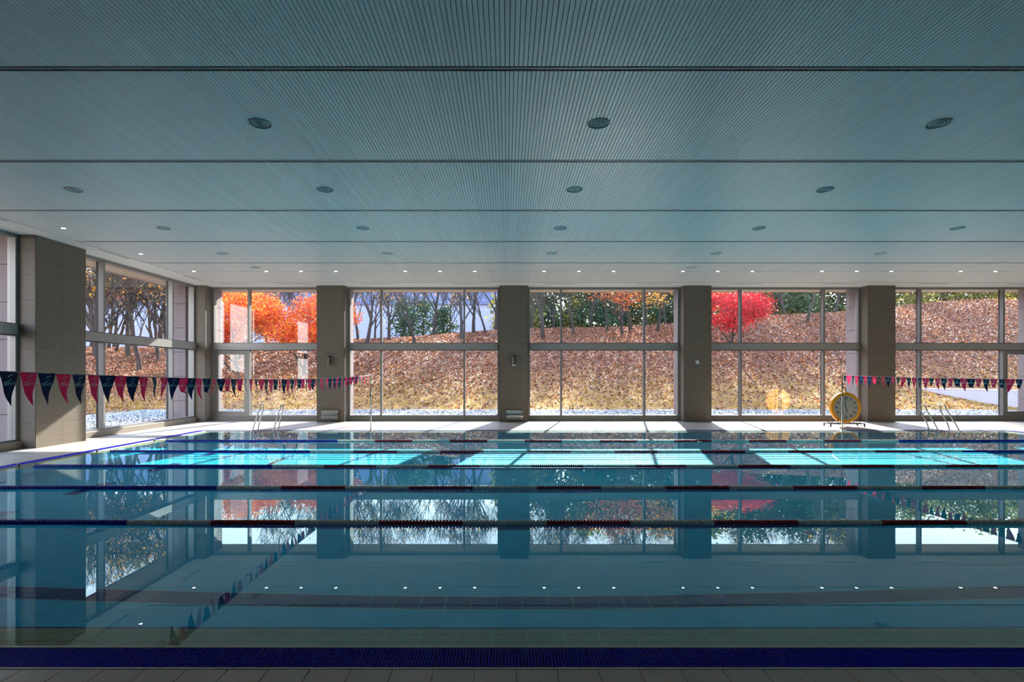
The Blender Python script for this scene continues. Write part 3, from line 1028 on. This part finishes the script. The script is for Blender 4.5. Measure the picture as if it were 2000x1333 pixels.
# ================================================================== CLOCK
ck = empty('pace_clock', (11.78, 19.45, 0), label='big round yellow pace clock with numbered dial on a low black stand', cat='clock')
CZ = 0.655
body = MB().lathe([(0.40, 0.09), (0.50, 0.075), (0.535, 0.03), (0.535, -0.05), (0.515, -0.075), (0.435, -0.085), (0.425, -0.06), (0.0005, -0.06)], 56, axis='Y', c=(0, 0, CZ)).build('case', 'clock_yellow', ck, smooth=False)
face = MB().lathe([(0.0005, -0.068), (0.424, -0.066), (0.424, -0.058), (0.0005, -0.058)], 56, axis='Y', c=(0, 0, CZ)).build('dial', 'clock_face', ck)
for k in range(12):
    a = PI / 2 - 2 * PI * k / 12
    txt = '60' if k == 0 else str(k * 5)
    vs, fs = text_mesh(txt, 0.105, bold=0.002)
    mb = MB().add([(p[0] + 0.335 * math.cos(a), -0.0695, p[1] * 1.05 + CZ + 0.335 * math.sin(a)) for p in vs], fs)
    mb.build('numeral', 'black_metal', face)
    c_, s_ = math.cos(a), math.sin(a)
    q = [(0.245, -0.006), (0.285, -0.006), (0.285, 0.006), (0.245, 0.006)]
    MB().add([(r_ * c_ - t * s_, -0.0695, CZ + r_ * s_ + t * c_) for r_, t in q], [(0, 1, 2, 3)]).build('tick', 'black_metal', face)
def hand(sec, ln, wd, mat, y):
    a = PI / 2 - 2 * PI * sec / 60
    c_, s_ = math.cos(a), math.sin(a)
    q = [(-0.04, -wd), (ln, -wd * 0.5), (ln, wd * 0.5), (-0.04, wd)]
    f1 = [(r_ * c_ - t * s_, y, CZ + r_ * s_ + t * c_) for r_, t in q]
    f2 = [(p[0], p[1] - 0.004, p[2]) for p in f1]
    MB().add(f1 + f2, [(3, 2, 1, 0), (4, 5, 6, 7), (0, 1, 5, 4), (1, 2, 6, 5), (2, 3, 7, 6), (3, 0, 4, 7)]).build('hand', mat, ck)
hand(27.5, 0.17, 0.012, 'black_metal', -0.073)
hand(57.5, 0.26, 0.014, 'steel_dark', -0.079)
vs, fs = text_mesh('SENTI', 0.05)
sd = empty('stand', (0, 0, 0), ck)
bpy.data.objects.remove(sd)
st = MB()
for y in (-0.16, 0.24):
    st.box(-0.60, 0.60, y - .016, y + .016, 0.085, 0.115)
    for xx in (-0.585, 0.585):
        st.box(xx - .018, xx + .018, y - .018, y + .018, 0.0, 0.115)
for xx in (-0.585, 0.585):
    st.box(xx - .014, xx + .014, -0.16, 0.24, 0.088, 0.112)
st.build('base_frame', 'black_metal', ck)
for xx in (-0.32, 0.44):
    MB().tube([(xx, -0.16, 0.10), (xx, -0.10, 0.30)], 0.012, 6).tube([(xx, 0.24, 0.10), (xx, 0.10, 0.32)], 0.012, 6).build('upright', 'black_metal', ck)
MB().tube([(-0.10, 0.06, 1.16), (-0.02, 0.06, 1.38), (0.02, 0.06, 1.38), (0.10, 0.06, 1.16)], 0.012, 6).build('hanger', 'black_metal', ck)
for xx in (-0.13, 0.0, 0.13):
    MB().box(xx * 1.0 - .012, xx + .012, 0.088, 0.105, 0.28, 1.12).build('back_strut', 'steel_dark', ck)

# ================================================================== THINGS ON THE PIERS
def sconce(x, z, lit, label):
    s_ = empty('wall_light', (x, 21.30, z), label=label, cat='wall light')
    MB().box(-0.05, 0.05, -0.012, 0.0, -0.10, 0.10).build('back_plate', 'steel_dark', s_)
    MB().lathe([(0.055, -0.15), (0.062, -0.145), (0.062, 0.145), (0.055, 0.15)], 20, c=(0, -0.09, 0)).build('housing', 'steel_dark', s_, smooth=False)
    MB().lathe([(0.070, 0.12), (0.070, 0.16), (0.04, 0.17)], 20, c=(0, -0.09, 0)).build('cap', 'black_metal', s_)
    if lit:
        MB().lathe([(0.03, -0.15), (0.085, -0.175), (0.09, -0.20), (0.07, -0.225), (0.02, -0.235)], 20, c=(0, -0.09, 0)).build('reflector', 'steel', s_, smooth=True)
    MB().box(-0.02, 0.02, -0.05, -0.01, -0.05, 0.05).build('arm', 'black_metal', s_)
sconce(-6.75, 2.34, False, 'dark cylindrical wall light high on the pier with no bright bulb below it')
sconce(0.26, 2.36, True, 'dark cylindrical wall light with bright reflector below, on a grey pier')
def steel_box(x, label):
    b_ = empty('steel_wall_box', (x, 21.30, 0.10), label=label, cat='wall box')
    prof = [(0.0, 0.0)]
    N = 10
    pts = [(-0.0, 0.39)] + [(-0.20 * math.sin(PI / 2 * i / N) , 0.39 - 0.24 * (1 - math.cos(PI / 2 * i / N))) for i in range(1, N + 1)] + [(-0.20, 0.04), (-0.17, 0.0), (0.0, 0.0)]
    vs = [(sx_ * 0.31, p[0], p[1]) for sx_ in (-1, 1) for p in pts]
    n = len(pts)
    fs = [(i, i + 1, n + i + 1, n + i) for i in range(n - 1)]
    MB().add(vs, fs).build('cover', 'steel', b_, smooth=True)
    for sx_ in (-1, 1):
        xx = sx_ * 0.312
        m2 = MB()
        v2 = [(xx - 0.004, p[0] * 1.04, p[1]) for p in pts] + [(xx + 0.004, p[0] * 1.04, p[1]) for p in pts]
        m2.add(v2, [tuple(range(n)), tuple(range(2 * n - 1, n - 1, -1))] + [(i, i + 1, n + i + 1, n + i) for i in range(n - 1)])
        m2.build('side_plate', 'steel', b_)
steel_box(-6.71, 'curved stainless steel box low on the pier nearest the glazed door')
steel_box(0.29, 'curved stainless steel box low on the pier below the wall light with reflector')
sw = empty('wall_switch', (7.27, 21.30, 2.28), label='small pale square switch plate high on a bare grey pier', cat='switch')
MB().bevel_box(-0.065, 0.065, -0.065, 0.065, 0, 0.014, 0.004).build('plate', 'white_plastic', sw, rot=(PI / 2, 0, 0))
MB().bevel_box(-0.035, 0.035, -0.045, 0.045, 0.013, 0.018, 0.002).build('rocker', 'white_plastic', sw, rot=(PI / 2, 0, 0))

# ================================================================== OUTSIDE
GX, GY = -18.0, 28.0          # where the gravel ends and the slope begins
gr = MB()
gr.box(-18.6, 60, 22.0, 28.6, -0.3, 0.02)
gr.box(-18.6, -12.3, -20, 22.0, -0.3, 0.02)
gravel = gr.build('gravel_strip', 'gravel', label='pale grey gravel strip outside along the foot of the windows', cat='gravel', kind='structure')
CX = [-120, -60, -32, -12.8, -6.2, 2.6, 15.9, 29, 42, 70, 140]
CH = [3.6, 3.7, 4.1, 5.2, 5.6, 6.0, 6.6, 7.6, 8.6, 9.8, 10.5]
WID = 24.0
def hill_z(x, y):
    x = np.asarray(x, float); y = np.asarray(y, float)
    dx_ = np.maximum(GX - x, 0); dy_ = np.maximum(y - GY, 0)
    t = np.sqrt(dx_ ** 2 + dy_ ** 2)
    s_ = np.clip(t / WID, 0, 1)
    prof = 0.35 * s_ + 0.65 * (s_ * s_ * (3 - 2 * s_))
    zc = np.interp(x, CX, CH)
    z = zc * prof
    z = z - np.maximum(t - WID, 0) * 0.05
    z = z + 0.12 * np.sin(x * 0.31 + 1.3) * np.sin(y * 0.27) * np.clip(t / 6, 0, 1)
    return z - 0.02 * (t < 0.01)
xs = np.concatenate([np.arange(-110, -40, 3.0), np.arange(-40, 60, 1.0), np.arange(60, 131, 3.0)])
ys = np.concatenate([np.arange(-20, 22, 2.0), np.arange(22, 62, 1.0), np.arange(62, 121, 3.0)])
XX, YY = np.meshgrid(xs, ys)
ZZ = hill_z(XX, YY)
vs = np.stack([XX, YY, ZZ], -1).reshape(-1, 3)
fs = []
nx = len(xs)
for j in range(len(ys) - 1):
    for i in range(nx - 1):
        if xs[i] >= GX - 0.5 and ys[j + 1] <= GY + 0.5: continue
        a = j * nx + i
        fs.append((a, a + 1, a + nx + 1, a + nx))
me = bpy.data.meshes.new('hillside')
me.from_pydata(vs.tolist(), [], fs)
me.materials.append(MATS['hill'])
me.polygons.foreach_set('use_smooth', [True] * len(me.polygons))
link('hillside', me, label='grassy leaf-strewn hillside rising behind the pool windows', cat='hillside', kind='structure')

nr = np.random.default_rng(3)
def scatter(n, xr, yr, smin, smax, tilt, keep, lift=0.03, upright=False):
    x = nr.uniform(*xr, n); y = nr.uniform(*yr, n)
    m_ = keep(x, y)
    x, y = x[m_], y[m_]
    n = len(x)
    z = hill_z(x, y) + lift
    a = nr.uniform(0, 2 * PI, n)
    s_ = nr.uniform(smin, smax, n)
    u = np.stack([np.cos(a), np.sin(a), nr.uniform(-tilt, tilt, n)], -1)
    v = np.stack([-np.sin(a), np.cos(a), nr.uniform(-tilt, tilt, n)], -1)
    if upright:
        v = np.stack([nr.uniform(-.4, .4, n), nr.uniform(-.4, .4, n), np.ones(n)], -1)
        u = u * 0.35; v = v * 1.0
    u /= 1; c = np.stack([x, y, z], -1)
    U = u * s_[:, None] * 0.5; V = v * s_[:, None] * 0.5 * (1.0 if upright else 0.7)
    if upright: c = c + V
    return np.stack([c - U - V, c + U - V * 0.6, c + U + V, c - U * 0.7 + V], 1)
def tdist(x, y): return np.sqrt(np.maximum(GX - x, 0) ** 2 + np.maximum(y - GY, 0) ** 2)
RW_A, RW_B = (24.06, 33.0), (27.7, 26.4)
def outside(x, y):
    L_ = math.hypot(RW_B[0] - RW_A[0], RW_B[1] - RW_A[1])
    ux, uy = (RW_B[0] - RW_A[0]) / L_, (RW_B[1] - RW_A[1]) / L_
    al = (x - RW_A[0]) * ux + (y - RW_A[1]) * uy
    ac = -(x - RW_A[0]) * uy + (y - RW_A[1]) * ux
    in_wall = (al > -0.35) & (al < L_ + 0.35) & (np.abs(ac) < 0.33)
    return ((x < GX - 0.3) | (y > GY + 0.3)) & ~in_wall
k1 = lambda x, y: outside(x, y) & (nr.random(len(x)) < np.clip((tdist(x, y) - 0.3) / 7, 0.30, 1)) & (tdist(x, y) < 32)
Pq = np.concatenate([scatter(210000, (-45, 52), (22, 58), 0.07, 0.16, 1.15, k1), scatter(60000, (-45, -18), (8, 40), 0.07, 0.15, 1.15, k1)])
link('fallen_leaves', quads_mesh('fallen_leaves', 'litter', Pq), label='brown and orange fallen leaves covering the hillside', cat='leaves', kind='stuff')
k2 = lambda x, y: outside(x, y) & (nr.random(len(x)) < np.clip(1 - (tdist(x, y) - 1) / 10, 0.0, 1))
Pq = np.concatenate([scatter(70000, (-45, 52), (27, 40), 0.05, 0.11, 0.2, k2, 0.0, True), scatter(14000, (-30, -18), (8, 30), 0.05, 0.11, 0.2, k2, 0.0, True)])
link('dry_grass', quads_mesh('dry_grass', 'grass_blade', Pq), label='yellow dry grass at the foot of the hillside', cat='grass', kind='stuff')

# loose pebbles on the gravel, small lumps
def pebbles(n, xr, yr):
    x = nr.uniform(*xr, n); y = nr.uniform(*yr, n)
    r1 = nr.uniform(0.025, 0.06, n); a = nr.uniform(0, 2 * PI, n)
    c = np.stack([x, y, np.full(n, 0.02)], -1)
    V = []
    for k in range(4):
        q = a + k * PI / 2
        V.append(c + np.stack([np.cos(q) * r1, np.sin(q) * r1 * nr.uniform(.6, 1, n), nr.uniform(-.2, .4, n) * r1], -1))
    top = c + np.stack([nr.uniform(-.3, .3, n) * r1, nr.uniform(-.3, .3, n) * r1, r1 * nr.uniform(.6, 1.1, n)], -1)
    return np.stack(V + [top], 1)
PV = np.concatenate([pebbles(16000, (-18, 24), (23.2, 28.3)), pebbles(14000, (-18.3, -13.3), (10, 28.3))])
n_ = len(PV)
base = np.arange(n_)[:, None] * 5
tri = np.stack([np.concatenate([base + k, base + (k + 1) % 4, base + 4], 1) for k in range(4)], 1).reshape(-1, 3)
pm = bpy.data.meshes.new('pebbles')
pm.vertices.add(n_ * 5); pm.loops.add(len(tri) * 3); pm.polygons.add(len(tri))
pm.vertices.foreach_set('co', PV.reshape(-1).astype(np.float32))
pm.loops.foreach_set('vertex_index', tri.reshape(-1).astype(np.int32))
pm.polygons.foreach_set('loop_start', np.arange(0, len(tri) * 3, 3, dtype=np.int32))
pm.polygons.foreach_set('loop_total', np.full(len(tri), 3, dtype=np.int32))
pm.materials.append(MATS['pebble'])
pm.update(calc_edges=True)
link('pebbles', pm, gravel, kind='stuff')

# retaining wall outside the far bay
rw = MB()
A_, B_ = Vector((*RW_A, 0)), Vector((*RW_B, 0))
dv = (B_ - A_).normalized(); nv = Vector((dv.y, -dv.x, 0)) * -0.15
def rw_box(z0, z1, grow):
    a, b_ = A_ - dv * grow, B_ + dv * grow
    q = [a - nv * (1 + grow), b_ - nv * (1 + grow), b_ + nv * (1 + grow), a + nv * (1 + grow)]
    return MB().add([(p.x, p.y, z) for z in (z0, z1) for p in q], [(3, 2, 1, 0), (4, 5, 6, 7), (0, 1, 5, 4), (1, 2, 6, 5), (2, 3, 7, 6), (3, 0, 4, 7)])
rwr = empty('retaining_wall', ((A_ + B_) / 2)[:], label='pale lavender grey retaining wall at the foot of the slope outside', cat='wall')
P(rw_box(-0.4, 0.98, 0), 'wall_face', 'retaining', rwr)
P(rw_box(0.98, 1.04, 0.12), 'coping', 'lip', rwr)

# distant pale building behind the crest
fb = empty('distant_building', (-35, 100, 0), label='large pale blue building with a dark blue roof band behind the bare trees', cat='building')
P(box(-95, -1.5, 92, 120, -2, 13.4), 'wall', 'far_wall', fb)
P(box(-95.5, -1.0, 91.6, 120.5, 13.4, 16.2), 'roof_band', 'far_roof', fb)
P(box(-96, -0.5, 91.3, 121, 16.2, 16.7), 'cornice', 'lip', fb)
# ---- trees
def tube_np(mb, pts, rads, n):
    mb.tube(pts, rads, n, caps=False)
def grow_tree(seed, height, fork, spread, levels=4, trunk_r=0.16, up=0.25, nsub=(5, 4, 4, 3)):
    rg = random.Random(seed)
    mb = MB(); tips = []
    def branch(p, d, ln, r0, lv):
        n = 4 if lv < 2 else 3
        pts, rads = [p], [r0]
        q, dd = p.copy(), d.copy()
        for i in range(n):
            dd = (dd + Vector((rg.uniform(-1, 1), rg.uniform(-1, 1), rg.uniform(-0.6, 1) * 0.8)) * 0.16 + Vector((0, 0, up * 0.12))).normalized()
            q = q + dd * (ln / n)
            pts.append(q.copy()); rads.append(r0 * (1 - 0.62 * (i + 1) / n))
        tube_np(mb, pts, rads, (7, 6, 5, 4, 3, 3)[lv])
        if lv >= 2: tips.append((pts[-1], dd)); tips.append((pts[len(pts) // 2], dd))
        if lv >= levels: return
        kids = nsub[min(lv, len(nsub) - 1)]
        for k in range(kids):
            f = (0.45 + 0.55 * (k + rg.random()) / kids) if lv > 0 else (fork + (1 - fork) * (k + 0.5 * rg.random()) / kids)
            i = min(int(f * n), n - 1); fr_ = f * n - i
            bp_ = pts[i].lerp(pts[i + 1], min(1, fr_))
            br = rads[i] + (rads[i + 1] - rads[i]) * fr_
            an = 2 * PI * (k / kids) + rg.uniform(-0.6, 0.6) + lv
            side = Vector((math.cos(an), math.sin(an), 0))
            nd_ = (dd * 1.0 + side * spread * rg.uniform(0.7, 1.3) + Vector((0, 0, up))).normalized()
            branch(bp_, nd_, ln * rg.uniform(0.52, 0.72), max(br * 0.62, 0.015), lv + 1)
    branch(Vector((0, 0, -0.3)), Vector((rg.uniform(-.1, .1), rg.uniform(-.1, .1), 1)), height * 0.48, trunk_r, 0)
    return mb, tips
def leaf_quads(tips, n, size, spreadr, seed, flat=0.0):
    r_ = np.random.default_rng(seed)
    T = np.array([t[0][:] for t in tips])
    c = T[r_.integers(0, len(T), n)] + r_.normal(0, spreadr, (n, 3)) * np.array([1, 1, 0.7])
    u = r_.normal(size=(n, 3)); u /= np.linalg.norm(u, axis=1)[:, None]
    v = r_.normal(size=(n, 3)); v -= u * (u * v).sum(1)[:, None]; v /= np.linalg.norm(v, axis=1)[:, None]
    if flat:
        u[:, 2] *= (1 - flat); v[:, 2] *= (1 - flat)
    s_ = r_.uniform(0.6, 1.2, n)[:, None] * size * 0.5
    U, V = u * s_, v * s_ * 0.75
    return np.stack([c - U - V * .4, c + U * .2 - V, c + U + V * .3, c - U * .3 + V], 1)
BARE = []
for sd_ in range(5):
    mb, tips = grow_tree(20 + sd_, 9.6, 0.34, 0.72, 5, 0.14 + 0.015 * sd_, 0.36, (5, 4, 4, 3, 3))
    BARE.append((mb.mesh('trunk', 'bark'), quads_mesh('leaves', 'leaf_amber', leaf_quads(tips, 420 if sd_ % 2 else 160, 0.17, 0.25, sd_))))
GRP = 'bare autumn trees along the hill crest'
def put_tree(x, y, me_t, me_l, rz, sc_, label, cat='tree', group=None, name='bare_tree'):
    t = empty(name, (x, y, float(hill_z(x, y)) - 0.05), label=label, cat=cat, group=group)
    t.rotation_euler = (0, 0, rz); t.scale = (sc_,) * 3
    link('trunk', me_t, t)
    if me_l: link('leaves', me_l, t, kind='stuff')
    return t
tr_rng = random.Random(8)
def px2x(px, y): return (px - 990) / F * y
# back crest, one tree per listed picture column
for i, (px_, y) in enumerate([(700, 50), (715, 46), (733, 55), (760, 48), (800, 58), (812, 45), (845, 52), (880, 57), (903, 46), (925, 50), (950, 49), (968, 56),
                             (1040, 52), (1062, 46), (1082, 56), (1122, 47), (1150, 58), (1186, 48), (1215, 56), (1232, 48), (1262, 54), (1283, 47), (1300, 58),
                             (1480, 52), (1535, 58), (1575, 47), (1630, 55), (470, 50), (520, 56), (555, 46), (600, 52), (640, 50), (1000, 55)]):
    me_t, me_l = BARE[(i * 3) % 5]
    where = 'behind the glazed door bay' if px_ < 650 else 'behind the bay between the two wall lights' if px_ < 985 else 'behind the bay between reflector light and switch piers' if px_ < 1340 else 'behind the yellow clock bay'
    put_tree(px2x(px_, y), y, me_t, me_l if i % 3 else None, tr_rng.uniform(0, 6.28), tr_rng.uniform(0.78, 1.08),
             'bare dark-limbed tree on the hill crest ' + where, group='bare crest trees ' + where)
for i, (x, y) in enumerate([(-25, 40), (-27.5, 40.5), (-29.5, 42), (-26.5, 43.5), (-28.5, 45.5), (-31, 46), (-33.5, 47.5), (-31.2, 43.7), (-24.5, 37.3), (-27, 37.2), (-36, 50), (-31.5, 50), (-34, 45.5), (-29, 39.4), (-22.2, 38.6), (-25.6, 35.2), (-38, 53), (-33, 53)]):
    me_t, me_l = BARE[(i * 2 + 1) % 5]
    put_tree(x, y, me_t, me_l, tr_rng.uniform(0, 6.28), tr_rng.uniform(0.9, 1.2),
             'bare spreading tree with a few amber leaves outside the side windows', group='bare trees beyond the side windows')
# maples in full colour
def maple(x, y, seed, mat, n, h, label, sp_=1.15, size=0.17, rad=0.32):
    mb, tips = grow_tree(seed, h, 0.16, sp_, 4, 0.13, 0.06)
    put_tree(x, y, mb.mesh('trunk', 'bark'), quads_mesh('leaves', mat, leaf_quads(tips, n, size, rad, seed, 0.3)), 0.4 * seed, 1.0, label, name='maple_tree')
maple(-17.3, 36.2, 101, 'leaf_orange', 17000, 7.6, 'orange-red maple tree in full leaf seen through the glazing above the door')
maple(-13.6, 37.2, 102, 'leaf_orange', 15000, 7.0, 'orange maple tree in full leaf beside the pier nearest the glazed door')
maple(-20.5, 42.5, 106, 'leaf_amber', 9000, 6.4, 'amber-leaved maple tree behind the orange maple')
maple(16.6, 41.0, 103, 'leaf_red', 8500, 6.6, 'crimson red maple tree on the slope behind the pier with the small switch', sp_=1.45)
maple(9.6, 46.3, 104, 'leaf_orange', 2600, 8.6, 'small-crowned orange-red tree high on the crest among bare trees', rad=0.3)
maple(13.9, 45.2, 105, 'leaf_amber', 3000, 7.6, 'golden-leaved tree on the crest among bare trees', rad=0.4)
# evergreens and background shrubs
def blob_tree(x, y, seed, mat, h, wdt, n, label, name, base=0.15, group=None, size=0.28):
    r_ = np.random.default_rng(seed)
    t = empty(name, (x, y, float(hill_z(x, y)) - 0.05), label=label, cat='tree' if 'tree' in name else 'shrub', group=group)
    MB().tube([(0, 0, -0.2), (0.05, 0, h * 0.4), (0, 0.05, h * 0.92)], [0.14, 0.09, 0.02], 7).build('trunk', 'bark', t)
    lobes = 14
    tips = []
    br = MB()
    for k in range(lobes):
        f = base + (1 - base) * (k + 0.5) / lobes
        a = k * 2.4 + seed
        rad_ = wdt * (1 - 0.62 * f) * r_.uniform(0.5, 1.0)
        p = Vector((math.cos(a) * rad_, math.sin(a) * rad_, h * f))
        br.tube([(0, 0, h * f - 0.3), p[:]], [0.04, 0.012], 4, caps=False)
        for _ in range(3):
            tips.append((p * 1.0 + Vector(r_.normal(0, 0.12, 3)) * wdt, None))
        tips.append((Vector((p.x * .5, p.y * .5, p.z)), None))
    br.build('boughs', 'bark', t)
    link('leaves', quads_mesh('leaves', mat, leaf_quads(tips, n, size, wdt * 0.22, seed, 0.2)), t, kind='stuff')
for i, (px_, y, h, w_, mt) in enumerate([(788, 56, 4.0, 1.9, 'leaf_green'), (826, 60, 4.8, 1.9, 'leaf_green'), (866, 59.5, 3.8, 1.5, 'leaf_green')]):
    blob_tree(px2x(px_, y), y, 200 + i, mt, h, w_, 1700, 'dark green pine standing among bare trees before the pale blue building', 'pine_tree', group='dark green pines before the pale building')
k = 0
for px_ in list(range(1010, 1720, 42)):
    y = 64 + (k * 7) % 9
    blob_tree(px2x(px_, y), y, 300 + k, 'leaf_green' if k % 3 else 'leaf_olive', 8.5 + (k * 5) % 4, 3.2, 4200, 'dark evergreen tree in the wood behind the hill crest', 'evergreen_tree', group='evergreens in the wood behind the crest', size=0.45)
    k += 1
for px_ in list(range(1740, 2100, 45)):
    y = 60 + (k * 5) % 8
    blob_tree(px2x(px_, y), y, 300 + k, 'leaf_olive', 6.0 + (k * 3) % 3, 2.8, 2600, 'olive-yellow leafy tree behind the bare brown slope above the retaining wall', 'leafy_tree', group='olive-yellow trees above the retaining wall', size=0.36)
    k += 1
